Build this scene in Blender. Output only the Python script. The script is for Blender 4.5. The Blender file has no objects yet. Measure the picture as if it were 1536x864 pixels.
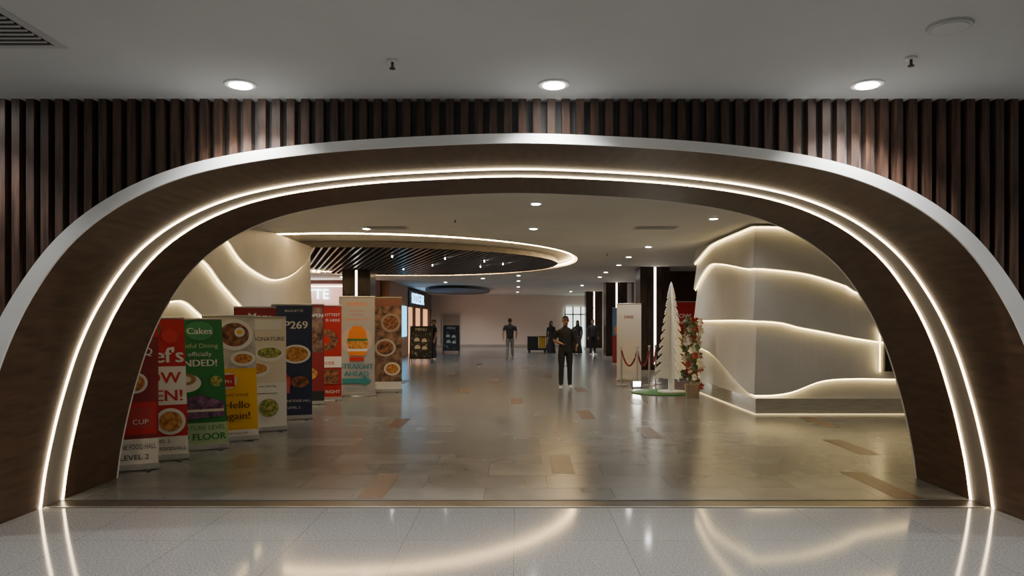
import bpy, math, random
import numpy as np
from mathutils import Vector, Matrix
random.seed(4)
D=bpy.data; SC=bpy.context.scene; COL=SC.collection
CZ=3.26
# ---------------- materials ----------------
MATS={}
def mat(name,col=(.5,.5,.5),rough=.5,metal=0,emis=None,es=0,spec=None):
    if name in MATS: return MATS[name]
    m=D.materials.new(name); m.use_nodes=True
    b=m.node_tree.nodes['Principled BSDF']
    b.inputs['Base Color'].default_value=(*col,1); b.inputs['Roughness'].default_value=rough
    b.inputs['Metallic'].default_value=metal
    if spec is not None: b.inputs['Specular IOR Level'].default_value=spec
    if emis: 
        b.inputs['Emission Color'].default_value=(*emis,1); b.inputs['Emission Strength'].default_value=es
    MATS[name]=m; return m
def nodes(m): return m.node_tree.nodes, m.node_tree.links, m.node_tree.nodes['Principled BSDF']
def noise_mat(name,c1,c2,scale=(1,1,1),ns=5,rough=.5,detail=4,lo=.35,hi=.65,metal=0,bump=0,spec=None):
    m=mat(name,c1,rough,metal,spec=spec); N,L,b=nodes(m)
    tc=N.new('ShaderNodeTexCoord'); mp=N.new('ShaderNodeMapping'); mp.inputs['Scale'].default_value=scale
    n=N.new('ShaderNodeTexNoise'); n.inputs['Scale'].default_value=ns; n.inputs['Detail'].default_value=detail
    r=N.new('ShaderNodeValToRGB'); r.color_ramp.elements[0].position=lo; r.color_ramp.elements[1].position=hi
    r.color_ramp.elements[0].color=(*c1,1); r.color_ramp.elements[1].color=(*c2,1)
    L.new(tc.outputs['Object'],mp.inputs[0]); L.new(mp.outputs[0],n.inputs['Vector']); L.new(n.outputs['Fac'],r.inputs[0]); L.new(r.outputs[0],b.inputs['Base Color'])
    if bump:
        bp=N.new('ShaderNodeBump'); bp.inputs['Strength'].default_value=bump; bp.inputs['Distance'].default_value=.01
        L.new(n.outputs['Fac'],bp.inputs['Height']); L.new(bp.outputs[0],b.inputs['Normal'])
    return m
noise_mat('wood_arch',(.046,.023,.013),(.088,.044,.025),(3,.5,3),6,.45,6,spec=.3)
noise_mat('wood_slat',(.032,.017,.011),(.105,.053,.034),(8,8,.6),5,.5,6)
noise_mat('slat_backing',(.10,.105,.11),(.14,.145,.15),(1,1,1),3,.6)
noise_mat('white_paint',(.76,.76,.74),(.82,.82,.80),(1,1,1),2,.6)
noise_mat('ceiling_paint',(.60,.61,.61),(.65,.66,.66),(1,1,1),.8,.75)
noise_mat('ceiling_warm',(.74,.735,.715),(.80,.795,.775),(1,1,1),.8,.7)
noise_mat('relief_paint',(.54,.535,.52),(.60,.595,.58),(1,1,1),1.5,.55)
noise_mat('beige_wall',(.76,.68,.62),(.82,.74,.67),(1,1,1),.6,.6)
noise_mat('maroon_wall',(.07,.025,.018),(.11,.04,.028),(1,1,.3),3,.4)
noise_mat('column_clad',(.02,.013,.010),(.05,.03,.022),(4,4,.5),4,.25)
noise_mat('steel',(.50,.49,.47),(.66,.65,.63),(1,1,20),3,.32,metal=.75)
noise_mat('bronze',(.08,.068,.056),(.12,.10,.08),(1,12,1),3,.3,metal=.5)
noise_mat('plank',(.085,.045,.028),(.14,.074,.046),(8,1,1),4,.35)
mat('led_warm',(1,.9,.7),.5,emis=(1,.78,.48),es=14)
mat('led_curve',(1,.9,.6),.5,emis=(1,.72,.30),es=11)
mat('painted_reflection',(1,.9,.6),.5,emis=(1,.74,.34),es=2)  # emissive yellow for the reflection line at the baseboard, no LED there
mat('led_cove',(1,.9,.6),.5,emis=(1,.66,.30),es=52)
mat('led_col',(1,1,1),.5,emis=(1,.88,.72),es=9)
mat('lamp_disc',(1,1,1),.5,emis=(1,.97,.90),es=40)
mat('lamp_trim',(.8,.8,.78),.4)
mat('band',(.22,.19,.17),.5)
mat('black',(.012,.012,.013),.4); mat('darkgrey',(.05,.05,.055),.4)
mat('slat_black',(.02,.019,.02),.35); mat('void',(.008,.008,.009),.8)
mat('vent_grey',(.5,.5,.49),.5)
mat('screen',(.02,.025,.03),.1)
def floor_mat(name,base1,base2,mortar,bw,bh,rough,speck=0,offset=.5,off=(0,0)):
    m=mat(name,base1,rough); N,L,b=nodes(m)
    tc=N.new('ShaderNodeTexCoord'); mp=N.new('ShaderNodeMapping'); mp.inputs['Location'].default_value=(off[0],off[1],0)
    br=N.new('ShaderNodeTexBrick'); br.inputs['Scale'].default_value=1; br.inputs['Brick Width'].default_value=bw; br.inputs['Row Height'].default_value=bh
    br.inputs['Mortar Size'].default_value=.003; br.inputs['Mortar Smooth'].default_value=.2; br.offset=offset
    br.inputs['Color1'].default_value=(*base1,1); br.inputs['Color2'].default_value=(*base2,1); br.inputs['Mortar'].default_value=(*mortar,1)
    L.new(tc.outputs['Object'],mp.inputs[0]); L.new(mp.outputs[0],br.inputs['Vector'])
    n=N.new('ShaderNodeTexNoise'); n.inputs['Scale'].default_value=70 if speck else 2.0; n.inputs['Detail'].default_value=5 if speck else 6
    L.new(tc.outputs['Object'],n.inputs['Vector'])
    r=N.new('ShaderNodeValToRGB'); a=.6 if speck else .82
    r.color_ramp.elements[0].position=.35; r.color_ramp.elements[1].position=.65
    r.color_ramp.elements[0].color=(a,a,a,1); r.color_ramp.elements[1].color=(1.06,1.06,1.06,1)
    L.new(n.outputs['Fac'],r.inputs[0])
    mx=N.new('ShaderNodeMix'); mx.data_type='RGBA'; mx.blend_type='MULTIPLY'; mx.inputs['Factor'].default_value=1
    L.new(br.outputs['Color'],mx.inputs[6]); L.new(r.outputs[0],mx.inputs[7]); L.new(mx.outputs[2],b.inputs['Base Color'])
    return m
floor_mat('granite',(.33,.328,.32),(.355,.353,.345),(.20,.20,.195),.8,.8,.08,1,0,(.02,.2))
floor_mat('hall_tile',(.135,.139,.138),(.195,.20,.198),(.07,.072,.07),1.2,.6,.25,0,.5,(.3,.1))
# ---------------- mesh builder ----------------
class MB:
    def __init__(s): s.v=[]; s.f=[]; s.m=[]; s.ms=[]
    def mi(s,m):
        if isinstance(m,str): m=MATS[m]
        if m not in s.ms: s.ms.append(m)
        return s.ms.index(m)
    def add(s,vs,fs,m):
        o=len(s.v); s.v+= [tuple(p) for p in vs]; k=s.mi(m)
        for f in fs: s.f.append([i+o for i in f]); s.m.append(k)
    def quad(s,a,b,c,d,m): s.add([a,b,c,d],[(0,1,2,3)],m)
    def box(s,x0,x1,y0,y1,z0,z1,m):
        vs=[(x,y,z) for x in (x0,x1) for y in (y0,y1) for z in (z0,z1)]
        s.add(vs,[(0,1,3,2),(4,6,7,5),(0,4,5,1),(2,3,7,6),(0,2,6,4),(1,5,7,3)],m)
    def cyl(s,c,r,h,m,n=24,r2=None,axis='z'):
        r2=r if r2 is None else r2; vs=[]
        for k,(rr,hh) in enumerate(((r,0),(r2,h))):
            for i in range(n):
                a=2*math.pi*i/n; p=(rr*math.cos(a),rr*math.sin(a),hh)
                if axis=='y': p=(p[0],p[2],p[1])
                vs.append((c[0]+p[0],c[1]+p[1],c[2]+p[2]))
        s.add(vs,[tuple(range(n))[::-1],tuple(range(n,2*n))]+[(i,(i+1)%n,n+(i+1)%n,n+i) for i in range(n)],m)
    def tube(s,pts,r,m,n=6,closed=False):
        P=[Vector(p) for p in pts]; vs=[]; K=len(P)
        for i in range(K):
            if closed: t=P[(i+1)%K]-P[i-1]
            else: t=P[min(i+1,K-1)]-P[max(i-1,0)]
            t.normalize(); up=Vector((0,0,1)) if abs(t.z)<.9 else Vector((1,0,0))
            a=t.cross(up).normalized(); b=t.cross(a)
            rr=r[i] if isinstance(r,(list,tuple)) else r
            for j in range(n):
                g=2*math.pi*j/n; vs.append(P[i]+a*rr*math.cos(g)+b*rr*math.sin(g))
        fs=[]
        for i in range(K if closed else K-1):
            for j in range(n):
                i2=(i+1)%K; fs.append((i*n+j,i*n+(j+1)%n,i2*n+(j+1)%n,i2*n+j))
        if not closed: fs+= [tuple(range(n))[::-1],tuple(range((K-1)*n,K*n))]
        s.add(vs,fs,m)
    def ball(s,c,rx,ry,rz,m,nu=14,nv=9):
        vs=[(c[0],c[1],c[2]-rz)]
        for i in range(1,nv):
            t=-math.pi/2+math.pi*i/nv
            for j in range(nu):
                a=2*math.pi*j/nu; vs.append((c[0]+rx*math.cos(t)*math.cos(a),c[1]+ry*math.cos(t)*math.sin(a),c[2]+rz*math.sin(t)))
        vs.append((c[0],c[1],c[2]+rz)); fs=[(0,1+(j+1)%nu,1+j) for j in range(nu)]
        for i in range(nv-2):
            for j in range(nu):
                a=1+i*nu; fs.append((a+j,a+(j+1)%nu,a+nu+(j+1)%nu,a+nu+j))
        e=len(vs)-1; a=1+(nv-2)*nu; fs+=[(a+j,a+(j+1)%nu,e) for j in range(nu)]
        s.add(vs,fs,m)
    def build(s,name,parent=None,loc=(0,0,0),smooth=False):
        me=D.meshes.new(name); me.from_pydata(s.v,[],s.f)
        for m in s.ms: me.materials.append(m)
        me.polygons.foreach_set('material_index',s.m)
        if smooth: me.polygons.foreach_set('use_smooth',[True]*len(s.f))
        me.update(); o=D.objects.new(name,me); COL.objects.link(o); o.location=loc
        if parent: o.parent=parent
        return o
def empty(name,loc=(0,0,0)):
    e=D.objects.new(name,None); COL.objects.link(e); e.location=loc; e.empty_display_size=.2; return e
def catmull(pts,n=8):
    P=[np.array(p,float) for p in pts]; P=[2*P[0]-P[1]]+P+[2*P[-1]-P[-2]]; out=[]
    for i in range(1,len(P)-2):
        for k in range(n):
            t=k/n; a,b,c,d=P[i-1:i+3]
            out.append(tuple(.5*((2*b)+(c-a)*t+(2*a-5*b+4*c-d)*t*t+(3*b-a-3*c+d)*t**3)))
    out.append(tuple(P[-2])); return out
def text_geo(s):
    c=D.curves.new('t','FONT'); c.body=s; c.align_x='CENTER'; c.size=1; c.resolution_u=3
    o=D.objects.new('t',c); COL.objects.link(o); dg=bpy.context.evaluated_depsgraph_get(); dg.update()
    me=o.evaluated_get(dg).to_mesh()
    vs=[tuple(v.co) for v in me.vertices]; fs=[tuple(p.vertices) for p in me.polygons]
    o.evaluated_get(dg).to_mesh_clear(); D.objects.remove(o); D.curves.remove(c)
    return vs,fs
# ---------------- arch profile ----------------
half=[(-4.07,0),(-4.03,.3),(-3.97,.6),(-3.89,.92),(-3.75,1.36),(-3.56,1.76),(-3.29,2.14),(-2.95,2.42),(-2.54,2.62),(-2.07,2.745),(-1.46,2.83),(-.8,2.878),(0,2.905)]
prof=catmull(half+[(-x,z) for x,z in half[::-1][1:]],5)
def off(pr,f):
    out=[]
    for i,(x,z) in enumerate(pr):
        a=pr[max(i-1,0)]; b=pr[min(i+1,len(pr)-1)]; tx,tz=b[0]-a[0],b[1]-a[1]; l=math.hypot(tx,tz)
        nx,nz=-tz/l,tx/l; w=f(x,z); zz=z+nz*w
        out.append((x+nx*w, 0 if i in (0,len(pr)-1) else max(0,zz)))
    return out
Y0,Y1=5.41,7.52
rimw=lambda x,z: .07+.075*min(1,max(0,(2.9-z)/1.6))
outer=off(prof,rimw)
m=MB()
ys=[Y0+.02,6.30,6.63,Y1]
for i in range(len(prof)-1):
    (x0,z0),(x1,z1)=prof[i],prof[i+1]
    for k in range(3):
        m.quad((x0,ys[k],z0),(x1,ys[k],z1),(x1,ys[k+1],z1),(x0,ys[k+1],z0),'band' if k==1 else 'wood_arch')
arch=empty('illuminated_arch_portal',(0,0,0))
m.build('arch_lining',arch,smooth=True)
inner=off(prof,lambda x,z:-.012)
m=MB()
for yc in (6.31,6.62):
    for i in range(len(prof)-1):
        (x0,z0),(x1,z1)=inner[i],inner[i+1]; a,b=prof[i],prof[i+1]; w=.009
        m.quad((x0,yc-w,z0),(x1,yc-w,z1),(x1,yc+w,z1),(x0,yc+w,z0),'led_warm')
        for s in (-w,w): m.quad((x0,yc+s,z0),(x1,yc+s,z1),(b[0],yc+s,b[1]),(a[0],yc+s,a[1]),'led_warm')
m.build('led_strips',arch)
m=MB()
for i in range(len(prof)-1):
    p,q,r,s=prof[i],prof[i+1],outer[i+1],outer[i]
    m.quad((p[0],Y0,p[1]),(q[0],Y0,q[1]),(r[0],Y0,r[1]),(s[0],Y0,s[1]),'white_paint')
    m.quad((s[0],Y0,s[1]),(r[0],Y0,r[1]),(r[0],5.62,r[1]),(s[0],5.62,s[1]),'white_paint')
    m.quad((p[0],Y0,p[1]),(q[0],Y0,q[1]),(q[0],Y0+.02,q[1]),(p[0],Y0+.02,p[1]),'white_paint')
m.build('front_rim',arch,smooth=False)
m=MB()
for i in range(len(prof)-1):
    p,q,r,s=prof[i],prof[i+1],outer[i+1],outer[i]
    m.quad((p[0],Y1+.03,p[1]),(q[0],Y1+.03,q[1]),(r[0],Y1+.03,r[1]),(s[0],Y1+.03,s[1]),'white_paint')
    m.quad((p[0],Y1,p[1]),(q[0],Y1,q[1]),(q[0],Y1+.03,q[1]),(p[0],Y1+.03,p[1]),'white_paint')
m.build('rear_trim',arch)
def holed_wall(name,y,pr,X,matn):
    m=MB()
    top=CZ
    for i in range(len(pr)-1):
        a,b=pr[i],pr[i+1]
        m.quad((a[0],y,a[1]),(b[0],y,b[1]),(b[0],y,top),(a[0],y,top),matn)
    m.quad((-X,y,0),(pr[0][0],y,0),(pr[0][0],y,top),(-X,y,top),matn)
    m.quad((pr[-1][0],y,0),(X,y,0),(X,y,top),(pr[-1][0],y,top),matn)
    return m.build(name)
mono=[outer[0]]
for p in outer[1:]:
    if p[0]>mono[-1][0]+1e-4: mono.append(p)
holed_wall('wall_front',5.60,mono,8,'slat_backing')
holed_wall('wall_hall_entrance',Y1+.025,mono,12,'white_paint')
# slats
m=MB(); xs=[p[0] for p in mono]; zs=[p[1] for p in mono]
x=-7.95
while x<8:
    for_z=0
    if xs[0]<x<xs[-1]: for_z=float(np.interp(x,xs,zs))-.0
    m.box(x-.029,x+.029,5.515,5.60,for_z,CZ,'wood_slat'); x+=.108
m.build('wall_slat_cladding')
# ---------------- shell ----------------
m=MB(); m.quad((-8,-4,0),(8,-4,0),(8,6.34,0),(-8,6.34,0),'granite'); m.build('floor_concourse')
m=MB(); m.quad((-12,6.62,0),(12,6.62,0),(12,48,0),(-12,48,0),'hall_tile'); m.build('floor_hall')
m=MB(); m.box(-4.06,4.06,6.34,6.62,-.02,.003,'bronze'); m.box(-4.06,4.06,6.345,6.375,0,.006,'steel'); m.box(-4.06,4.06,6.585,6.615,0,.006,'darkgrey'); m.build('trim_threshold')
m=MB()
for (px,y0,y1) in [(-1.33,6.68,7.78),(.5,7.78,8.87),(1.9,10.1,11.15),(4.25,8.87,10.0),(3.55,6.68,7.85),(-1.86,11.1,12.15),(1.18,12.15,13.3),(0,14.3,15.4),(4.8,11.2,12.3),(-1.2,16.5,17.6),(1.5,16.8,17.9),(-.6,19.5,20.6),(.9,21,22.1),(-2,22,23.1),(2.4,14.2,15.3),(0.3,25,26.1),(-1.4,27,28.1),(1.8,26,27.1),(-3.0,19.0,20.1)]:
    m.box(px-.12,px+.12,y0,y1,-.01,.002,'plank')
m.build('floor_plank_inlays')
m=MB(); m.quad((-8,-4,CZ),(8,-4,CZ),(8,5.62,CZ),(-8,5.62,CZ),'ceiling_paint'); m.build('ceiling_concourse')
m=MB(); m.quad((-8,-4,0),(8,-4,0),(8,-4,CZ),(-8,-4,CZ),'white_paint'); m.build('wall_rear')
for s,n in ((-8,'wall_left'),(8,'wall_right')):
    m=MB(); m.quad((s,-4,0),(s,5.6,0),(s,5.6,CZ),(s,-4,CZ),'white_paint'); m.build(n)
# hall ceiling with elliptical hole
RH=.15
HC=(-3.6,20.4); HA,HB=5.25,6.6
N=96; X0,X1,YA,YB=-12,12,Y1+.02,48
m=MB(); el=[];rc=[]
angs=sorted([2*math.pi*i/N for i in range(N)]+[math.atan2(y-HC[1],xx-HC[0])%(2*math.pi) for xx in (X0,X1) for y in (YA,YB)])
for a in angs:
    c,s=math.cos(a),math.sin(a)
    k=1/math.sqrt((c/HA)**2+(s/HB)**2); el.append((HC[0]+c*k,HC[1]+s*k))
    t=min([((X1 if c>0 else X0)-HC[0])/c if abs(c)>1e-6 else 1e9, ((YB if s>0 else YA)-HC[1])/s if abs(s)>1e-6 else 1e9]); rc.append((HC[0]+c*t,HC[1]+s*t))
n=len(angs)
for i in range(n):
    j=(i+1)%n; m.quad((*el[i],CZ),(*el[j],CZ),(*rc[j],CZ),(*rc[i],CZ),'ceiling_warm')
    m.quad((*el[i],CZ),(*el[j],CZ),(*el[j],CZ+RH),(*el[i],CZ+RH),'ceiling_warm')
m.add([(*p,CZ+RH) for p in el],[tuple(range(n))],'ceiling_warm')
m.build('ceiling_hall')
m=MB(); pts=[(HC[0]+(HA-.07)*math.cos(2*math.pi*i/N),HC[1]+.34+(HB-.41)*math.sin(2*math.pi*i/N),CZ+.07) for i in range(N)]
m.tube(pts,.014,'led_cove',6,True); m.build('ceiling_cove_led')
def slat_disc(name,cx,cy,a,b,z,step,ang):
    m=MB(); M=64
    m.add([(cx+a*math.cos(2*math.pi*i/M),cy+b*math.sin(2*math.pi*i/M),z+.12) for i in range(M)],[tuple(range(M))],'void')
    ring=[(cx+a*math.cos(2*math.pi*i/M),cy+b*math.sin(2*math.pi*i/M)) for i in range(M)]
    for i in range(M):
        p,q=ring[i],ring[(i+1)%M]; m.quad((*p,z-.01),(*q,z-.01),(*q,z+.12),(*p,z+.12),'slat_black')
    ca,sa=math.cos(ang),math.sin(ang); R=max(a,b); k=-R
    while k<R:
        pts=[]
        for t in np.linspace(-R,R,241):
            X=k*ca-t*sa; Y=k*sa+t*ca
            if (X/a)**2+(Y/b)**2<.99: pts.append((cx+X,cy+Y))
        if len(pts)>2:
            p,q=pts[0],pts[-1]; w=.022
            A=[(p[0]-w*ca,p[1]-w*sa),(p[0]+w*ca,p[1]+w*sa),(q[0]+w*ca,q[1]+w*sa),(q[0]-w*ca,q[1]-w*sa)]
            m.add([(*u,z) for u in A]+[(*u,z+.09) for u in A],[(0,1,2,3),(0,1,5,4),(1,2,6,5),(2,3,7,6),(3,0,4,7),(4,5,6,7)],'slat_metal')
        k+=step
    return m.build(name)
mat('slat_metal',(.20,.20,.215),.3,.3)
slat_disc('ceiling_slat_canopy',-3.75,21.65,4.95,5.05,CZ+.015,.17,.32)
slat_disc('ceiling_slat_canopy_rear',-3.0,38,1.6,4.2,CZ-.125,.2,.32)
m=MB()
for (x,y) in [(-3.2,19),(-1.9,19.6),(-.9,20.5),(-2.5,22),(-1.1,22.5),(-3.6,23.5),(-.4,21.5)]:
    m.cyl((x,y,CZ-.02),.014,.05,'lamp_disc',10)
m.build('ceiling_canopy_spotlights')
# boundaries of the hall
def wallq(name,a,b,matn,z0=0,z1=CZ):
    m=MB(); m.quad((a[0],a[1],z0),(b[0],b[1],z0),(b[0],b[1],z1),(a[0],a[1],z1),matn); return m.build(name)
wallq('wall_back',(-12,47.5),(12,47.5),'beige_wall')
wallq('wall_shops_left',(-5.5,30),(-5.5,47.5),'maroon_wall')
wallq('wall_left_outer',(-11.9,16.4),(-11.9,30),'beige_wall')
wallq('wall_side_alcove',(7.6,Y1+.02),(7.6,12.7),'relief_paint')
wallq('wall_right_maroon',(4.75,24.5),(12,24.5),'maroon_wall')
wallq('wall_right_far',(5.0,24.5),(5.0,47.5),'beige_wall')
wallq('wall_right_outer',(11.9,12.7),(11.9,24.5),'beige_wall')
m=MB(); m.box(-5.48,4.98,47.4,47.48,0,.12,'steel'); m.build('baseboard_back')
mat('door_paint',(.30,.27,.22),.5)
m=MB(); x0=-4.75
m.box(x0-.05,x0+1.15,47.36,47.49,0,2.15,'vent_grey'); m.box(-4.70,-3.65,47.33,47.37,0,2.05,'door_paint'); m.box(-3.85,-3.80,47.29,47.34,1,1.05,'steel'); m.build('door_1')
mat('daylit_glass',(.7,.75,.7),.2,emis=(.82,.95,.85),es=2.0)
m=MB(); m.box(3.1,4.7,47.38,47.48,0,2.5,'daylit_glass')
for xx in (3.1,3.6,4.1,4.65): m.box(xx-.04,xx+.04,47.3,47.4,0,2.55,'steel')
m.box(3.05,4.75,47.3,47.4,2.0,2.08,'steel'); m.build('window_1')
# ---------------- relief LED walls ----------------
def relief(name,path,curves,z0,z1,ds=.12,bul=.09,lean=0):
    P=[Vector(p) for p in path]; seg=[(P[i+1]-P[i]).length for i in range(len(P)-1)]; T=sum(seg)
    def at(s):
        a=0
        for i,l in enumerate(seg):
            if s<=a+l+1e-9 or i==len(seg)-1:
                d=(P[i+1]-P[i]).normalized(); nn=Vector((-d.y,d.x)); 
                return P[i]+d*(s-a),nn
            a+=l
    S=set(np.arange(0,T,ds).round(4)); a=0
    for l in seg[:-1]: a+=l; S.add(round(a,4))
    corners=set(); a=0
    for l in seg[:-1]: a+=l; corners.add(round(a,4))
    S.add(round(T,4)); S=sorted(S)
    cur=[]
    for c in curves:
        cc=catmull(c,8); cur.append(lambda s,cc=cc: float(np.interp(s,[q[0] for q in cc],[q[1] for q in cc])))
    rows=[]; leds=[[] for _ in curves]
    for s in S:
        p,nn=at(s)
        if s in corners:
            _,n1=at(s-.01); _,n2=at(s+.01); nn=(n1+n2); nn=nn/ (nn.dot(n1))
        zsx=[z0]+sorted([min(z1-.02,c(s)) for c in cur])+[z1]; col=[]
        for r in range(len(zsx)-1):
            for z,o in ((zsx[r],bul if r>0 else .03),(zsx[r+1],0.0)):
                q=p+nn*(o-.0)+nn*lean*(z/3.2); col.append((q.x,q.y,z))
        rows.append(col)
        for k in range(len(curves)):
            z=zsx[k+1]; q=p+nn*(.04)+nn*lean*(z/3.2); leds[k].append((q.x,q.y,z-.018))
    m=MB(); R=len(rows[0]); vs=[v for c in rows for v in c]; fs=[]
    for i in range(len(rows)-1):
        for j in range(R-1): fs.append((i*R+j,(i+1)*R+j,(i+1)*R+j+1,i*R+j+1))
    m.add(vs,fs,'relief_paint'); e=empty(name); m.build('relief_panels',e)
    m=MB()
    for l in leds: m.tube(l,.011,'led_curve',6)
    m.build('led_curves',e)
    return e
d2=lambda L:[(a-7.52,b) for a,b in L]
L1=[(7.6,3.235),(10.0,3.235),(10.7,3.15),(11.1,3.02),(11.55,2.85),(12.1,2.6),(12.9,2.44),(13.76,2.38),(14.8,2.53),(15.7,2.83),(16.3,3.2)]
L2=[(7.6,2.95),(9.5,2.75),(10.7,2.46),(11.3,2.18),(12.5,1.71),(13.5,1.4),(16.3,1.2)]
L3=[(7.6,1.75),(9.0,1.82),(9.57,1.86),(10.05,1.87),(10.7,1.64),(12,1.2),(16.3,.6)]
rev=lambda L,T:[(T-a,b) for a,b in L][::-1]
W=8.78
relief('wall_wave_relief_left',[(-4.56,16.3),(-4.56,7.54)],[rev([(a-.02,b) for a,b in d2(c)],W) for c in (L1,L2,L3)],0.0,CZ,bul=.07)
wallq('wall_left_return',(-11.9,16.35),(-4.56,16.35),'relief_paint')
T_=[(0,2.9),(.6,3.02),(1.2,3.14),(1.8,3.2),(3.4,3.22),(4.13,3.22),(4.6,3.19),(5.5,2.98),(7.6,2.6)]
A_=[(0,2.3),(.6,2.56),(1.1,2.72),(1.64,2.79),(2.6,2.70),(3.8,2.54),(4.13,2.51),(4.9,2.42),(5.57,2.22),(5.9,2.07),(7.6,1.75)]
B_=[(0,1.68),(.6,1.63),(4.0,1.62),(4.9,1.486),(6.2,1.257),(7.6,1.2)]
C_=[(0,1.05),(.85,.99),(1.64,.90),(2.8,.60),(3.7,.38),(4.2,.34),(4.66,.39),(5.2,.585),(5.8,.63),(6.5,.62),(7.6,.65)]
TT=4.13+3.45
relief('wall_wave_relief_right',[(4.1+3.45,12.72),(4.15,12.72),(4.15,16.8)],[rev(c,TT-.05) for c in (T_,A_,B_,C_)],.28,CZ,lean=.06)
m=MB()
m.box(4.09,7.6,12.66,12.76,0,.28,'steel'); m.box(4.09,4.19,12.761,16.8,0,.28,'steel'); m.build('baseboard_right')
m=MB(); m.tube([(7.5,12.645,.012),(4.075,12.645,.012)],.006,'painted_reflection'); m.tube([(4.075,12.645,.012),(4.075,16.8,.012)],.006,'painted_reflection'); m.build('baseboard_painted_reflection')  # thin glowing tubes imitate the yellow reflection along the steel base's lower edge
wallq('wall_right_return',(4.2,16.8),(11.9,16.8),'relief_paint')
m=MB(); m.box(6.25,7.3,12.55,12.60,.75,1.55,'black'); m.box(6.29,7.26,12.54,12.56,.79,1.51,'screen')
m.tube([(6.18,12.58,.74),(6.18,12.58,1.5)],.012,'led_curve'); m.build('wall_display')
# ---------------- columns ----------------
def column(x,y,w=.9):
    e=empty('column',(x,y,0)); m=MB()
    m.box(-w/2,w/2,-w/2,w/2,0,CZ,'column_clad'); m.box(-w/2-.02,w/2+.02,-w/2-.02,w/2+.02,0,.12,'steel'); m.build('cladding',e)
    m=MB(); m.box(-.03,.03,-w/2-.012,-w/2+.01,.3,CZ-.02,'led_col'); m.build('led_strip',e)
for x,y in [(4.2,22.9),(4.25,31.9),(4.3,41.5),(-5.15,24.2)]: column(x,y)
# ---------------- ceiling fixtures ----------------
def downlight(x,y,E,spot=2.3,r=.055,col=(1,.93,.82),blend=.8,zc=CZ):
    e=empty('ceiling_downlight',(x,y,zc)); m=MB()
    m.cyl((0,0,-.012),r*1.45,.012,'lamp_trim',24,r*1.5); m.cyl((0,0,-.018),r,.008,'lamp_disc',20); m.build('lamp_housing',e)
    l=D.lights.new('bulb','SPOT'); l.energy=E; l.spot_size=spot; l.spot_blend=blend; l.color=col; l.shadow_soft_size=.05
    o=D.objects.new('bulb',l); COL.objects.link(o); o.parent=e; o.location=(0,0,-.05)
CW=(1,.985,.96)
for x in (-1.93,.26,2.45): downlight(x,5.17,180,2.1,.075,CW)
for x in (-4.1,4.65): downlight(x,5.17,90,2.0,.08,CW)
for x in (-3.6,.26,4.2):
    downlight(x,2.4,85,2.6,.08,CW)
for x in (-3,3.5): downlight(x,-.8,120,2.6,.08,CW)
HL=(1,.95,.87)
for x,y,E in [(.27,10.4,110),(.3,13.2,110),(-2.68,13.2,120),(3.17,11.9,55),(2.92,16.4,90),(2.88,19,80),(3.0,21.7,80),(3.0,24.9,90),(3.1,27.6,80),(.07,26.7,110),(.07,30.2,120),(.08,35.4,200),(.05,41.8,360),(-3.0,31.2,110),(3.0,34,140),(3,41,230),(-3.1,44,300),(6.0,9.8,50),(-1.3,28.4,90)]:
    downlight(x,y,E*.74,2.7,.06,HL)
for x,y in [(-8,19),(-8,25),(-6.5,27.5),(8,20)]: downlight(x,y,140,2.6,.06,(1,.76,.56))
def vent(x,y,w,l,nm='ceiling_air_vent'):
    m=MB(); m.box(x-w/2,x+w/2,y-l/2,y+l/2,CZ-.008,CZ,'vent_grey')
    m.box(x-w/2+.05,x+w/2-.05,y-l/2+.05,y+l/2-.05,CZ-.010,CZ-.006,'void')
    k=y-l/2+.06
    while k<y+l/2-.06:
        m.box(x-w/2+.05,x+w/2-.05,k,k+.022,CZ-.018,CZ-.011,'vent_grey'); k+=.058
    m.build(nm)
vent(-3.05,4.15,.66,.66); vent(-2.3,13.1,.75,.4); vent(2.46,13.1,.75,.4)
for x,y in [(-.79,4.7),(2.48,4.65),(2.2,18),(-1,12)]:
    m=MB(); z=CZ-.002; m.cyl((x,y,z-.012),.035,.012,'lamp_trim',16); m.cyl((x,y,z-.05),.009,.038,'bronze',10); m.cyl((x,y,z-.055),.02,.006,'bronze',12); m.build('fire_sprinkler')
m=MB(); m.cyl((2.43,4.15,CZ-.015),.115,.014,'vent_grey',32,.12); m.cyl((2.43,4.15,CZ-.018),.095,.006,'ceiling_paint',32); m.build('ceiling_speaker')
# ---------------- shops ----------------
mat('shop_warm',(.6,.35,.2),.5,emis=(1,.45,.2),es=1.3)
mat('shop_pink',(.7,.45,.4),.5,emis=(1,.50,.40),es=.9)
mat('sign_cyan',(.7,.9,1),.5,emis=(.5,.85,1),es=10)
mat('sign_blue',(.2,.5,1),.5,emis=(.25,.6,1),es=10)
mat('screen_cyan',(.1,.4,.6),.4,emis=(.1,.5,.8),es=3.5)
mat('orange_panel',(.50,.24,.12),.4)
def put_text(m,s,org,ux,uy,size,mt,ctr=True):
    vs,fs=text_geo(s); O=Vector(org); U=Vector(ux); V=Vector(uy)
    m.add([O+U*(v[0]*size)+V*(v[1]*size) for v in vs],fs,mt)
e=empty('shopfront'); m=MB()
m.box(-11.8,-5.5,29.8,30,0,CZ,'maroon_wall'); m.box(-11.5,-5.9,29.6,29.8,2.2,3.1,'shop_pink'); m.box(-11.5,-5.9,29.7,29.82,.9,2.15,'shop_warm')
m.box(-11.5,-5.9,29.5,29.75,0,.95,'darkgrey')
for x in (-11.5,-10.1,-8.7,-7.3,-5.95): m.box(x-.05,x+.05,29.55,29.8,.9,2.2,'darkgrey')
m.box(-11.5,-5.9,28.9,29.0,2.95,3.0,'led_col')
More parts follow.
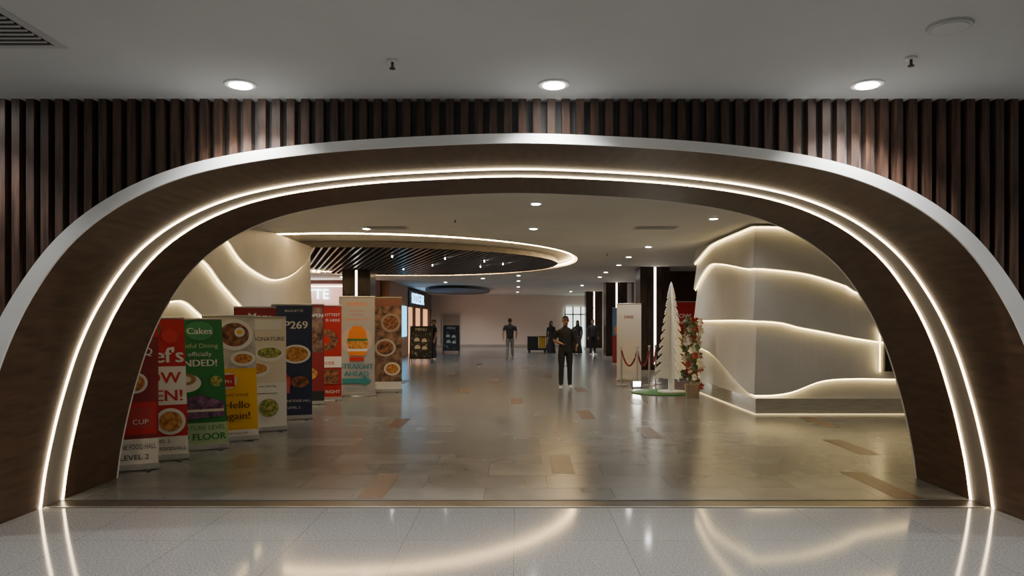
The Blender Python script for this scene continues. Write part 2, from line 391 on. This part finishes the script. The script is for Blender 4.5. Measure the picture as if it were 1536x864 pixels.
m.build('facade',e); m=MB(); put_text(m,'BAGUETTE',(-8.85,29.5,2.5),(1,0,0),(0,0,1),.56,'sign_cyan'); m.build('sign_letters',e)
e=empty('shopfront'); m=MB()
m.box(-5.5,-5.2,30.2,35.4,0,CZ,'orange_panel'); m.box(-5.5,-5.15,35.4,44.5,2.3,3.1,'black'); m.box(-5.5,-5.35,35.4,44.5,.0,2.3,'shop_warm')
for y in (35.4,38,41,44.4): m.box(-5.5,-5.2,y-.08,y+.08,0,2.3,'darkgrey')
m.box(-5.2,-5.14,33.2,34.6,.9,2.3,'screen_cyan'); m.build('facade',e)
m=MB(); put_text(m,'NOODLE BAR',(-5.13,38.6,2.5),(0,1,0),(0,0,1),.75,'sign_blue'); m.build('sign_letters',e)
# ---------------- banners ----------------
def cm(c): 
    k='print_%02x%02x%02x'%tuple(int(255*v) for v in c); return mat(k,c,.45)
RED=(.50,.012,.012); DR=(.22,.015,.02); WH=(.70,.69,.67); GR=(.02,.19,.045); YE=(.75,.43,.01); NV=(.02,.03,.08); BK=(.02,.02,.02); CR=(.66,.60,.50); OR=(.72,.20,.02); TE=(.03,.22,.26)
noise_mat('food_fried',(.30,.09,.02),(.65,.33,.08),(1,1,1),22,.5); noise_mat('food_green',(.06,.16,.02),(.5,.42,.12),(1,1,1),25,.5)
noise_mat('food_dark',(.05,.02,.015),(.35,.14,.06),(1,1,1),16,.5); noise_mat('photo_brown',(.05,.025,.018),(.30,.18,.12),(1,1,1),7,.5)
noise_mat('food_purple',(.05,.02,.06),(.25,.12,.25),(1,1,1),14,.5); noise_mat('photo_grey',(.35,.33,.31),(.6,.58,.55),(1,1,1),5,.5)
def banner(rx,ry,ang,w,h,bg,items,roll=0,name='roll_up_banner',z0=.07):
    d=Vector((math.cos(ang),math.sin(ang),0)); n=Vector((math.sin(ang),-math.cos(ang),0))
    o=Vector((rx,ry,0))-d*w; e=empty(name,(rx-d.x*w/2,ry-d.y*w/2,0)); C=Vector(e.location)
    def pt(u,v,k=0): return o-C+d*(u*w)+d*(roll*(v)*h)+Vector((0,0,z0+(h-z0)*v))+n*(.0025*k)
    m=MB(); bgm=cm(bg) if not isinstance(bg,str) else bg
    q=[pt(0,0),pt(1,0),pt(1,1),pt(0,1)]; b=[p-n*.008 for p in q]
    m.add(q,[(0,1,2,3)],bgm); m.add(b,[(3,2,1,0)],cm(WH)); m.add(q+b,[(0,1,5,4),(1,2,6,5),(2,3,7,6),(3,0,4,7)],cm(WH))
    for k,it in enumerate(items,1):
        t=it[0]; c=it[-1]; c=c if isinstance(c,str) else cm(c)
        if t=='r': _,u0,v0,u1,v1,_=it; m.add([pt(u0,v0,k),pt(u1,v0,k),pt(u1,v1,k),pt(u0,v1,k)],[(0,1,2,3)],c)
        elif t=='d':
            _,u,v,ru,rv,_=it; m.add([pt(min(1,max(0,u+ru*math.cos(a))),v+rv*math.sin(a)*w/h,k) for a in [2*math.pi*i/28 for i in range(28)]],[tuple(range(28))],c)
        elif t=='p': m.add([pt(a,b_,k) for a,b_ in it[1]],[tuple(range(len(it[1])))],c)
        elif t=='t':
            _,u,v,s,tx,_=it; vs,fs=text_geo(tx); wd=max(a[0] for a in vs)-min(a[0] for a in vs)
            s0=s; s=min(s,.92*w/wd); u=.5 if wd*s>.7*w else u
            for dx in (-.006,.006) if s0>.1 else (0,):
                m.add([pt(u+(a[0]*s+dx*s0*4)/w,v+a[1]*s0*.95/h,k+(.3 if dx>0 else 0)) for a in vs],fs,c)
    m.build('printed_panel',e)
    m=MB()
    def obox(u0,u1,n0,n1,za,zb,mt):
        vs=[o-C+d*u+n*q_+Vector((0,0,z)) for u in (u0,u1) for q_ in (n0,n1) for z in (za,zb)]
        m.add(vs,[(0,1,3,2),(4,6,7,5),(0,4,5,1),(2,3,7,6),(0,2,6,4),(1,5,7,3)],mt)
    obox(-.01,w+.01,-.06,.04,0.012,z0,'steel'); obox(.08,.12,-.16,.14,0,.014,'darkgrey'); obox(w-.12,w-.08,-.16,.14,0,.014,'darkgrey')
    obox(w/2-.012,w/2+.012,-.045,-.02,z0,h-.01,'steel')
    t0=pt(0,1)-Vector((0,0,.012)); t1=pt(1,1)-Vector((0,0,.012)); m.tube([t0,t1],.014,'steel',8)
    m.build('stand',e)
def plate(u,v,r,food='food_fried',pl=WH): return [('d',u,v,r,r,pl),('d',u,v,r*.8,r*.8,(.5,.5,.48)),('d',u,v,r*.74,r*.74,food)]
A1=.49
banner(-3.89,8.03,A1,.58,1.65,DR,[('r',0,.86,1,1,RED),('r',0,.0,1,.17,WH),('t',.52,.10,.085,'MEZZANINE FOOD HALL',BK),('t',.6,.03,.085,'LEVEL 2',BK),('r',.03,.2,.97,.42,RED),('r',.1,.24,.4,.38,'food_dark'),('r',.45,.24,.9,.38,(.4,.03,.03)),('t',.7,.27,.08,'CUP',WH),]+plate(.62,.55,.2)+plate(.3,.7,.2,'food_dark')+[('t',.7,.74,.12,'BBQ',WH)])
banner(-3.82,8.61,A1,.64,1.65,RED,[('r',.0,.0,1,.13,WH),('t',.55,.085,.06,'LEVEL 2',BK),('t',.52,.03,.06,'MEZZANINE FOODHALL',BK),('r',.08,.36,1,.64,WH),('t',.5,.52,.2,'NOW',RED),('t',.5,.39,.2,'OPEN!',RED),('t',.62,.67,.27,"Chef's",WH),('p',[(.3,.82),(.5,.95),(.62,.93),(.55,.84)],GR),]+plate(.72,.24,.25)+plate(.3,.2,.2,'food_dark')+[('d',.75,.86,.13,.13,(.6,.03,.03))],roll=-.03)
banner(-3.64,9.34,A1,.70,1.64,GR,[('r',0,0,1,.17,(.35,.5,.3)),('t',.5,.115,.085,'DEPARTURE LEVEL',GR),('t',.5,.035,.13,'3RD FLOOR',GR),('d',.62,.90,.26,.2,(.02,.12,.04)),('d',.62,.90,.24,.18,(.05,.28,.1)),('t',.62,.875,.12,"Cakes",WH),('t',.55,.765,.085,'Delightful Dining',(.5,.6,.3)),('t',.55,.70,.085,'is officially',WH),('t',.55,.62,.13,'LANDED!',WH),('d',.35,.49,.25,.17,WH),('d',.35,.52,.17,.11,(.35,.18,.08)),('d',.35,.52,.09,.06,CR),('p',[(.1,.33),(.55,.40),(.97,.33),(.95,.22),(.15,.2)],'food_purple'),('r',.15,.26,.95,.28,CR),('d',.85,.5,.1,.1,'food_green')],roll=-.05)
banner(-3.50,10.02,A1,.66,1.68,YE,[('r',0,.56,1,1,'photo_grey'),('d',.6,.84,.36,.33,WH),('d',.6,.84,.28,.25,'food_dark'),('d',.7,.86,.1,.1,WH),('d',.7,.86,.05,.05,YE),('d',.75,.64,.24,.16,WH),('d',.75,.64,.18,.1,'food_fried'),('r',0,0,1,.05,WH),('d',.45,.46,.17,.17,CR),('r',.33,.41,.57,.51,RED),('t',.45,.44,.07,'PH',WH),('t',.5,.33,.055,'PANCAKE HOUSE',BK),('t',.6,.23,.15,'Hello',(.15,.07,.02)),('t',.6,.14,.15,'again!',(.15,.07,.02)),('t',.5,.015,.045,'Mezzanine Food Hall',BK)],roll=-.03)
banner(-3.385,10.88,A1,.68,1.67,CR,[('t',.55,.78,.085,'THE SIGNATURE',BK),('r',.3,.88,.9,.97,WH),('d',.65,.66,.3,.17,WH),('d',.65,.67,.25,.12,'food_green'),('d',.35,.52,.3,.17,WH),('d',.35,.53,.25,.12,'food_fried'),('r',.0,.0,1,.40,WH),('t',.6,.36,.05,'now serving',BK),]+plate(.62,.17,.27,'food_green')+[('r',.2,.3,.8,.305,BK)],roll=-.005)
banner(-3.74,11.5,A1,.62,1.83,DR,[('t',.6,.88,.17,'Mary',WH),('r',0,.1,1,.6,'photo_brown')])
banner(-3.36,12.15,.35,.64,1.88,NV,[('t',.55,.93,.06,'BAGUETTE',WH),('t',.6,.78,.19,'P269',WH),('d',.6,.55,.36,.25,WH),('d',.6,.55,.3,.2,'food_fried'),('d',.35,.3,.14,.2,RED),('r',.25,.2,.45,.34,(.5,.1,.1)),('d',.7,.3,.22,.15,'food_dark'),('t',.55,.12,.06,'MEZZANINE FOOD HALL',WH),('t',.55,.06,.06,'LEVEL 2',WH)])
banner(-3.72,14.3,.3,.62,1.94,DR,[('r',.05,.5,.95,.96,'photo_brown'),('t',.5,.86,.11,'NOW OPEN',WH),('d',.5,.66,.3,.3,'food_dark'),('t',.5,.40,.16,'50',YE),('d',.5,.28,.3,.2,'food_fried'),('r',0,.0,1,.1,BK)])
banner(-3.56,15.03,.2,.60,1.93,(.38,.012,.012),[('t',.5,.88,.085,'THE HOTTEST',WH),('t',.5,.82,.085,'PIZZA IS HERE',WH),('d',.5,.62,.38,.38,'food_dark'),('d',.5,.62,.12,.12,RED),('r',.0,.32,1,.44,WH),('t',.5,.35,.1,'HOUSE',RED),('r',.1,.14,.9,.3,'food_dark'),('t',.5,.04,.1,'DINE RIGHT',WH)])
bun=[('p',[(.16,.56),(.2,.64),(.35,.69),(.65,.69),(.8,.64),(.84,.56)],OR),('r',.14,.535,.86,.56,GR),('p',[(.12,.535),(.86,.54),(.9,.48),(.7,.45),(.2,.46)],'food_fried'),('r',.16,.43,.84,.455,WH),('p',[(.16,.43),(.84,.43),(.76,.385),(.24,.385)],OR)]
bun=[('p',[(.22+.6*(a-.12)/.76,b) for a,b in it[1]],it[2]) if it[0]=='p' else ('r',.22+.6*(it[1]-.12)/.76,it[2],.22+.6*(it[3]-.12)/.76,it[4],it[5]) for it in bun]
banner(-3.04,15.84,.04,.76,2.14,(.33,.32,.33),[('r',.03,.02,.97,.98,(.37,.36,.37)),('t',.5,.90,.11,'POPEYES',OR),('t',.5,.84,.045,"it's so in my area",RED),('t',.5,.80,.045,"I still go home!",RED),('t',.5,.75,.06,"CHICKEN SANDWICH",OR),('d',.5,.54,.44,.42,(.5,.40,.36))]+bun+[('r',.3,.33,.7,.37,RED),('t',.5,.25,.17,'STRAIGHT',TE),('t',.5,.175,.16,'AHEAD',TE),('r',.10,.10,.7,.15,TE),('p',[(.68,.07),(.92,.125),(.68,.18)],TE),('t',.5,.04,.045,'MEZZANINE FOOD HALL',TE)])
banner(-2.6,16.75,.1,.62,2.15,'photo_brown',[('r',0,0,1,.08,WH),('r',.0,.9,1,.98,(.2,.08,.06)),('d',.6,.72,.35,.35,(.3,.26,.22)),('d',.6,.72,.27,.27,'food_dark'),('d',.4,.45,.38,.33,(.45,.43,.4)),('d',.4,.45,.3,.26,'food_dark'),('d',.65,.22,.3,.25,CR),('d',.65,.22,.22,.18,'food_fried')])
banner(3.30,19.6,-.55,.7,2.08,(.6,.58,.55),[('r',.1,.1,.9,.5,CR),('t',.5,.8,.12,'DINE',DR)])
banner(4.2,27.0,-.2,.7,2.1,(.10,.2,.4),[('r',0,0,1,.5,(.3,.02,.03)),('d',.5,.6,.4,.35,OR)])
banner(5.22,20.3,0,.9,2.15,(.35,.01,.015),[('t',.25,.78,.18,'NOW',WH),('t',.3,.70,.12,'OPEN',WH),('d',.4,.45,.35,.35,'food_fried')])
# ---------------- A-frame boards ----------------
noise_mat('chalk',(.02,.02,.02),(.35,.33,.30),(1,1,1),9,.6,lo=.55,hi=.7)
def aboard(x,y,w,h):
    e=empty('menu_board',(x,y,0)); m=MB()
    for s in (-1,1):
        L=.28*s
        def P(u,v,o=0): return (u,L*(1-v)+o*s,h*v)
        for u0,u1,v0,v1,mt,t in ((-w/2,w/2,.12,1,'black',0),(-w/2+.05,w/2-.05,.17,.82,'chalk',.004)):
            a=[P(u0,v0,t),P(u1,v0,t),P(u1,v1,t),P(u0,v1,t)]; b=[(p[0],p[1]-.02*s,p[2]) for p in a]
            m.add(a+b,[(0,1,2,3),(4,5,6,7),(0,1,5,4),(1,2,6,5),(2,3,7,6),(3,0,4,7)],mt)
        for u in (-w/2+.02,w/2-.02): m.tube([P(u,0),P(u,1)],.018,'black',6)
    put_text(m,'MENU',(0,-.05,h*.87),(1,0,0),(0,0,1),.16,cm(WH))
    for (u,v,r) in ((-.15,.62,.1),(.13,.6,.1),(-.12,.42,.11),(.15,.4,.1)):
        yy=-.28*(1-v)-.012; m.add([(u+r*math.cos(a),yy-.0,h*v+r*math.sin(a)) for a in [2*math.pi*i/20 for i in range(20)]],[tuple(range(20))],cm(CR))
    m.build('board',e)
aboard(-3.65,28.3,.85,1.42); aboard(-3.2,36.2,.8,1.4)
# ---------------- Christmas display ----------------
noise_mat('tree_white',(.78,.78,.77),(.86,.86,.85),(1,1,1),30,.6)
def tree(x,y):
    e=empty('cutout_christmas_tree',(x,y,.055)); m=MB(); H=2.42; pr=[(0.0,H),(.03,H-.06)]
    T=11
    for i in range(T):
        z=H-.12-(H-.42)*(i+1)/T; wv=.06+.36*(i+1)/T
        pr.append((wv,z)); pr.append((wv-.03,z-.035)); pr.append((wv*.58,z-.01))
    pr+= [(.07,.26),(.07,0)]
    full=pr+[(-a,b) for a,b in pr[::-1][:-1]]
    for ang,k in ((0,1),(math.pi/2,1)):
        c,s=math.cos(ang),math.sin(ang); vs=[]
        for o in (-.01,.01):
            for i,(a,b) in enumerate(full): vs.append((a*c-o*s,a*s+o*c,b))
        n=len(full); fs=[tuple(range(n)),tuple(range(2*n-1,n-1,-1))]+[(i,(i+1)%n,n+(i+1)%n,n+i) for i in range(n)]
        m.add(vs,fs,'tree_white')
    for i in range(T): 
        z=H-.12-(H-.42)*(i+1)/T; wv=.06+.36*(i+1)/T
        for a in range(4):
            g=a*math.pi/2; m.ball((wv*.93*math.cos(g),wv*.93*math.sin(g),z-.045),.022,.022,.022,'tree_white',8,5)
    m.build('cutout_tiers',e); m=MB(); m.cyl((0,0,-.03),.3,.03,'tree_white',32); m.build('base_disc',e); e.rotation_euler=(0,0,.2)
tree(3.44,16.45)
noise_mat('turf',(.02,.10,.02),(.06,.22,.05),(1,1,1),60,.9,bump=.6)
m=MB(); m.cyl((3.3,16.55,0),.72,.02,'turf',40); m.build('artificial_turf_mat')
def poin(x,y):
    e=empty('poinsettia_arrangement',(x,y,0.0)); m=MB(); m.cyl((0,0,0),.13,.28,cm((.25,.2,.15)),20,.17)
    for k in range(120):
        a=random.random()*6.28; h=.22+1.42*random.random(); r=.03+.18*random.random()
        c=Vector((r*math.cos(a),r*math.sin(a),h)); 
        if k%4==0: m.tube([(0,0,.2),(c.x*.6,c.y*.6,h*.6),tuple(c)],.006,'turf',5)
        mt=cm(random.choice([(.32,.015,.015),(.25,.02,.02),WH,(.05,.12,.04),(.14,.09,.06),(.4,.3,.25),(.5,.45,.4)]))
        for p in range(6):
            b=p*math.pi/3+a; l=.085; u=Vector((math.cos(b)*.5,-.25,math.sin(b))).normalized(); v=Vector((-math.sin(b),-.1,math.cos(b)*.8)).normalized()*.028
            q=[c,c+u*l*.5+v,c+u*l,c+u*l*.5-v]; m.add(q,[(0,1,2,3)],mt)
    m.build('leaves',e)
poin(3.70,15.55)
mat('rope_red',(.22,.01,.02),.7); mat('flood',(1,1,1),.5,emis=(1,.97,.80),es=90)
PO=[(2.62,18.5),(2.95,18.1),(3.3,18.4),(3.55,18.9)]
e=empty('rope_barrier'); m=MB()
for x,y in PO:
    m.cyl((x,y,0),.15,.02,'steel',24); m.cyl((x,y,.02),.022,.93,'steel',12); m.ball((x,y,.97),.035,.035,.035,'steel')
for (a,b) in zip(PO[:-1],PO[1:]):
    pts=[(a[0]+(b[0]-a[0])*t,a[1]+(b[1]-a[1])*t,.88-.38*4*t*(1-t)) for t in np.linspace(0,1,13)]; m.tube(pts,.022,'rope_red',8)
m.build('posts_and_ropes',e,smooth=False)
e=empty('floor_floodlight',(2.84,17.5,0)); m=MB(); m.box(-.1,.1,-.03,.05,.05,.19,'black'); m.box(-.085,.085,-.036,-.028,.065,.175,'flood'); m.box(-.12,-.105,-.02,.02,0,.13,'black'); m.box(.105,.12,-.02,.02,0,.13,'black'); m.box(-.12,.12,-.02,.02,0,.012,'black'); m.build('housing',e)
# cleaning cart
e=empty('cleaning_cart',(1.05,38,0)); m=MB()
m.box(-.5,.5,-.25,.25,.12,.22,'black'); m.box(-.5,.05,-.22,.22,.22,.8,'black'); m.box(.1,.42,-.2,.2,.25,.85,cm((.4,.24,.02))); m.tube([(.5,-.2,.2),(.5,-.2,1.0),(.5,.2,1.0),(.5,.2,.2)],.02,'black')
for a in (-.4,.4):
    for b in (-.2,.2): m.cyl((a,b-.015,.06),.06,.03,'black',14,axis='y')
m.box(-.5,.5,-.23,.23,.8,.83,'black'); m.build('cart',e)
# ---------------- people ----------------
def person(name,loc,yaw,joints=None,shirt=(.015,.015,.017),pants=(.015,.015,.017),shoe=(.6,.6,.58),skin=(.36,.20,.13),hair=(.012,.01,.009),sc=1,vox=.009,robe=False,short_sleeve=True,stride=.0,armL=None,armR=None,nod=0,bag=None):
    samples=[]
    def ring_tube(m,pts,label):
        P=[Vector(p[:3]) for p in pts]; K=len(P); n=16; vs=[]
        for i in range(K):
            t=(P[min(i+1,K-1)]-P[max(i-1,0)]).normalized()
            ref=Vector((1,0,0)) if abs(t.x)<.85 else Vector((0,0,1))
            a=(ref-t*ref.dot(t)).normalized(); b=t.cross(a); rx=pts[i][3]; ry=pts[i][4] if len(pts[i])>4 else rx
            for j in range(n):
                g=2*math.pi*j/n; vs.append(P[i]+a*rx*math.cos(g)+b*ry*math.sin(g))
        vs.append(P[0]); vs.append(P[-1]); fs=[]
        for i in range(K-1):
            for j in range(n): fs.append((i*n+j,i*n+(j+1)%n,(i+1)*n+(j+1)%n,(i+1)*n+j))
        for j in range(n): fs.append((K*n,(j+1)%n,j)); fs.append((K*n+1,(K-1)*n+j,(K-1)*n+(j+1)%n))
        m.add(vs,fs,'black')
        for i in range(K-1):
            for t in (0,.25,.5,.75,1):
                c=P[i].lerp(P[i+1],t); r=(pts[i][3]*(1-t)+pts[i+1][3]*t); r2=((pts[i][4] if len(pts[i])>4 else pts[i][3])*(1-t)+(pts[i+1][4] if len(pts[i+1])>4 else pts[i+1][3])*t)
                samples.append((c,(r+r2)/2,label))
    m=MB()
    ring_tube(m,[(0,0,.83,.13,.09),(0,0,.88,.16,.11),(0,.01,.96,.165,.115)],'pants')
    ring_tube(m,[(0,.01,.93,.172,.122),(0,0,1.05,.155,.112),(0,-.005,1.2,.17,.118),(0,0,1.32,.19,.118),(0,0,1.39,.185,.10),(0,.005,1.435,.12,.075),(0,.005,1.465,.07,.062)],'shirt')
    ring_tube(m,[(0,.005,1.42,.058,.06),(0,0,1.50,.053,.057),(0,-.005,1.56,.052,.058)],'skin')
    hy=-.015-nod*.03
    ring_tube(m,[(0,hy-.045,1.495,.025,.02),(0,hy-.025,1.515,.052,.062),(0,hy-.008,1.555,.064,.085),(0,hy,1.61,.074,.097),(0,hy+.004,1.66,.074,.097),(0,hy+.005,1.70,.058,.076),(0,hy+.006,1.722,.028,.036)],'head')
    ring_tube(m,[(0,hy-.098,1.622,.009),(0,hy-.112,1.592,.013),(0,hy-.098,1.578,.012)],'skin')
    for s in (-1,1):
        ring_tube(m,[(s*.076,hy+.01,1.585,.010,.007),(s*.083,hy+.013,1.61,.012,.018),(s*.078,hy+.012,1.635,.010,.010)],'skin')
        ring_tube(m,[(s*.015,hy-.088,1.637,.008),(s*.045,hy-.078,1.637,.007)],'hair')
        ring_tube(m,[(s*.022,hy-.089,1.617,.007),(s*.038,hy-.084,1.617,.007)],'eye')
    ring_tube(m,[(-.022,hy-.090,1.548,.006),(0,hy-.095,1.549,.007),(.022,hy-.090,1.548,.006)],'lip')
    ring_tube(m,[(0,hy+.012,1.60,.078,.092),(0,hy+.012,1.66,.083,.100),(0,hy+.010,1.705,.066,.083),(0,hy+.008,1.735,.03,.04)],'hairhelm')
    if robe:
        ring_tube(m,[(0,.02,1.40,.13,.10),(0,.03,1.52,.09,.10),(0,.012,1.62,.092,.105),(0,.012,1.70,.078,.09),(0,.01,1.75,.03,.04)],'robehood')
        ring_tube(m,[(0,0,.02,.27,.24),(0,0,.4,.22,.20),(0,0,.9,.18,.15),(0,0,1.1,.16,.13)],'shirt')
    for s,st in ((-1,stride),(1,-stride)):
        kx=s*.10; ky=-max(st,0)*.5+ (0 if st>=0 else st*-.25); ay=-st
        ring_tube(m,[(s*.085,.0,.92,.085,.10),(s*.095,ky*.4,.75,.088,.092),(kx,ky-.01,.49,.062,.066),(s*.105,(ky+ay)/2+.012,.32,.060,.062),(s*.11,ay,.10,.050,.055)],'pants')
        zt=.03*(1 if st<0 else 0)
        ring_tube(m,[(s*.11,ay+.055,.042+zt,.034,.034),(s*.113,ay+.02,.045+zt,.042,.043),(s*.12,ay-.06,.04,.043,.038),(s*.128,ay-.135,.032,.045,.029),(s*.13,ay-.18,.028,.032,.022)],'shoe')
        arm=(armL if s>0 else armR) or [(.205,0,1.385),(.255,.03,1.12),(.265,-.04,.88)]
        S,E,Wr=[Vector((s*p[0],p[1],p[2])) for p in arm]
        mid=S.lerp(E,.62)
        ring_tube(m,[(s*.15,0,1.385,.062),(S.x,S.y,S.z-.01,.066),(*mid,.060)],'shirt')
        lab='skin' if short_sleeve else 'shirt'
        ring_tube(m,[(*S.lerp(E,.4),.047),(*E,.041),(*E.lerp(Wr,.35),.040),(*Wr,.027)],lab)
        dr=(Wr-E).normalized(); side=Vector((0,-1,0)) if abs(dr.y)<.8 else Vector((-s,0,0)); side=(side-dr*side.dot(dr)).normalized(); nrm=dr.cross(side)
        def f5(base,dirs,r):
            p=base; pts=[(*p,r)]
            for dd,l in dirs: p=p+dd*l; r*=.92; pts.append((*p,r))
            ring_tube(m,pts,'skin')
        for q in (-.028,-.01,.01,.028): ring_tube(m,[(*(Wr+side*q*.5),.016),(*(Wr+dr*.09+side*q),.014)],'skin')
        inn=nrm*(-s)
        for q,l in ((.030,.036),(.010,.041),(-.010,.038),(-.030,.030)):
            f5(Wr+dr*.085+side*q,[(dr,l),((dr+inn*.5).normalized(),l*.7),((dr+inn*1.0).normalized(),l*.55)],.0092)
        f5(Wr+dr*.02+side*.022,[((dr*.7+side).normalized(),.04),((dr+side*.4).normalized(),.035),((dr+inn*.3).normalized(),.02)],.0115)
    if bag:
        for b in bag: ring_tube(m,b,'bag')
    me=D.meshes.new(name); me.from_pydata(m.v,[],m.f); me.update(); o=D.objects.new(name+'_raw',me); COL.objects.link(o)
    rm=o.modifiers.new('r','REMESH'); rm.mode='VOXEL'; rm.voxel_size=vox; rm.use_smooth_shade=True
    sm=o.modifiers.new('s','SMOOTH'); sm.factor=.5; sm.iterations=2
    dg=bpy.context.evaluated_depsgraph_get(); dg.update(); nm=D.meshes.new_from_object(o.evaluated_get(dg)); D.objects.remove(o)
    labs=['shirt','pants','skin','hair','shoe','bag','eye','lip']
    cols={'shirt':shirt,'pants':pants,'skin':skin,'hair':hair,'shoe':shoe,'bag':(.02,.02,.022),'eye':(.02,.015,.012),'lip':(.25,.08,.06)}
    nm.materials.clear()
    for l in labs: nm.materials.append(noise_mat(name+'_'+l+'_'+str(len(MATS)),cols[l],tuple(c*1.35 for c in cols[l]),(1,1,1),14,.75 if l!='skin' else .5))
    n=len(nm.polygons); cen=np.empty(n*3); nm.polygons.foreach_get('center',cen); cen=cen.reshape(-1,3)
    best=np.full(n,1e9); lab=np.zeros(n,int); nl={k:i for i,k in enumerate(labs)}; nl['head']=2; nl['hairhelm']=3; nl['robehood']=0
    for c,r,l in samples:
        if l in('hairhelm','robehood') : continue
        d=np.linalg.norm(cen-np.array(c),axis=1)-r
        if l in('eye','lip'): d-=.003
        if l=='bag': d-=.01
        u=d<best; best[u]=d[u]; lab[u]=nl[l]
    hz=cen[:,2]
    head=(hz>1.53)&(np.abs(cen[:,0])<.12)&(np.abs(cen[:,1])<.16)
    hh=head&(((hz>1.665)&(cen[:,1]<hy-.03))|((cen[:,1]>=hy-.03)&(hz>1.60)&~((np.abs(cen[:,0])>.072)&(hz<1.645)&(cen[:,1]<hy+.03)))|((cen[:,1]>hy+.04)&(hz>1.55)))
    lab[hh]=3
    if robe:
        hd=(hz>1.40)&(np.abs(cen[:,0])<.14)&~((cen[:,1]<hy-.055)&(hz>1.52)&(hz<1.67)); lab[hd]=0
    nm.polygons.foreach_set('material_index',lab.astype(int).tolist()); nm.polygons.foreach_set('use_smooth',[True]*n); nm.update()
    e=empty(name,loc); b=D.objects.new('body',nm); COL.objects.link(b); b.parent=e; e.rotation_euler=(0,0,yaw); e.scale=(sc,)*3
    return e
bagpack=[[(.24,.02,.86,.05,.04),(.25,.02,.90,.10,.09),(.26,.02,1.05,.12,.11),(.25,.03,1.22,.10,.09),(.24,.03,1.27,.05,.04)],[(.20,.10,1.38,.02),(.17,-.115,1.36,.02),(.21,-.11,1.22,.02),(.24,-.06,1.1,.02)]]
pz=person('standing_man',(1.16,17.6,0),.05,sc=1.0,vox=.008,stride=.05,skin=(.28,.15,.10),armR=[(.205,0,1.385),(.26,.03,1.13),(.12,-.18,1.08)],armL=[(.205,0,1.385),(.30,.04,1.14),(.25,-.14,1.0)],bag=bagpack,nod=1)
m=MB(); m.box(-.085,-.015,-.285,-.275,1.03,1.17,'black'); m.build('phone',pz)
person('walking_man',(-.29,31.7,0),math.pi,pants=(.16,.15,.14),shoe=(.25,.25,.25),stride=.14,vox=.011,sc=1.0,armR=[(.205,0,1.385),(.29,.02,1.13),(.27,-.08,.90)],armL=[(.205,0,1.385),(.29,.06,1.13),(.28,.06,.88)])
person('bystander',(-3.42,30.6,0),-1.2,vox=.012,sc=.97,pants=(.03,.03,.04),stride=.03)
person('robed_woman',(1.75,37.5,0),.6,vox=.013,sc=.93,robe=True,short_sleeve=False)
person('robed_woman',(3.0,36.5,0),-.5,vox=.013,sc=.95,robe=True,short_sleeve=False)
person('bystander',(3.62,35.2,0),.3,vox=.013,sc=.98,short_sleeve=False,shirt=(.03,.03,.035))
w=D.worlds.new('World'); SC.world=w; w.use_nodes=True; w.node_tree.nodes['Background'].inputs[0].default_value=(.5,.5,.5,1); w.node_tree.nodes['Background'].inputs[1].default_value=.05
# ---------------- camera ----------------
c=D.cameras.new('camera'); c.lens=26; c.sensor_width=36; c.shift_x=-7/1536; c.shift_y=50/1536; c.clip_end=200
o=D.objects.new('camera',c); COL.objects.link(o); o.location=(0,0,1.6); o.rotation_euler=(math.pi/2,0,0); SC.camera=o
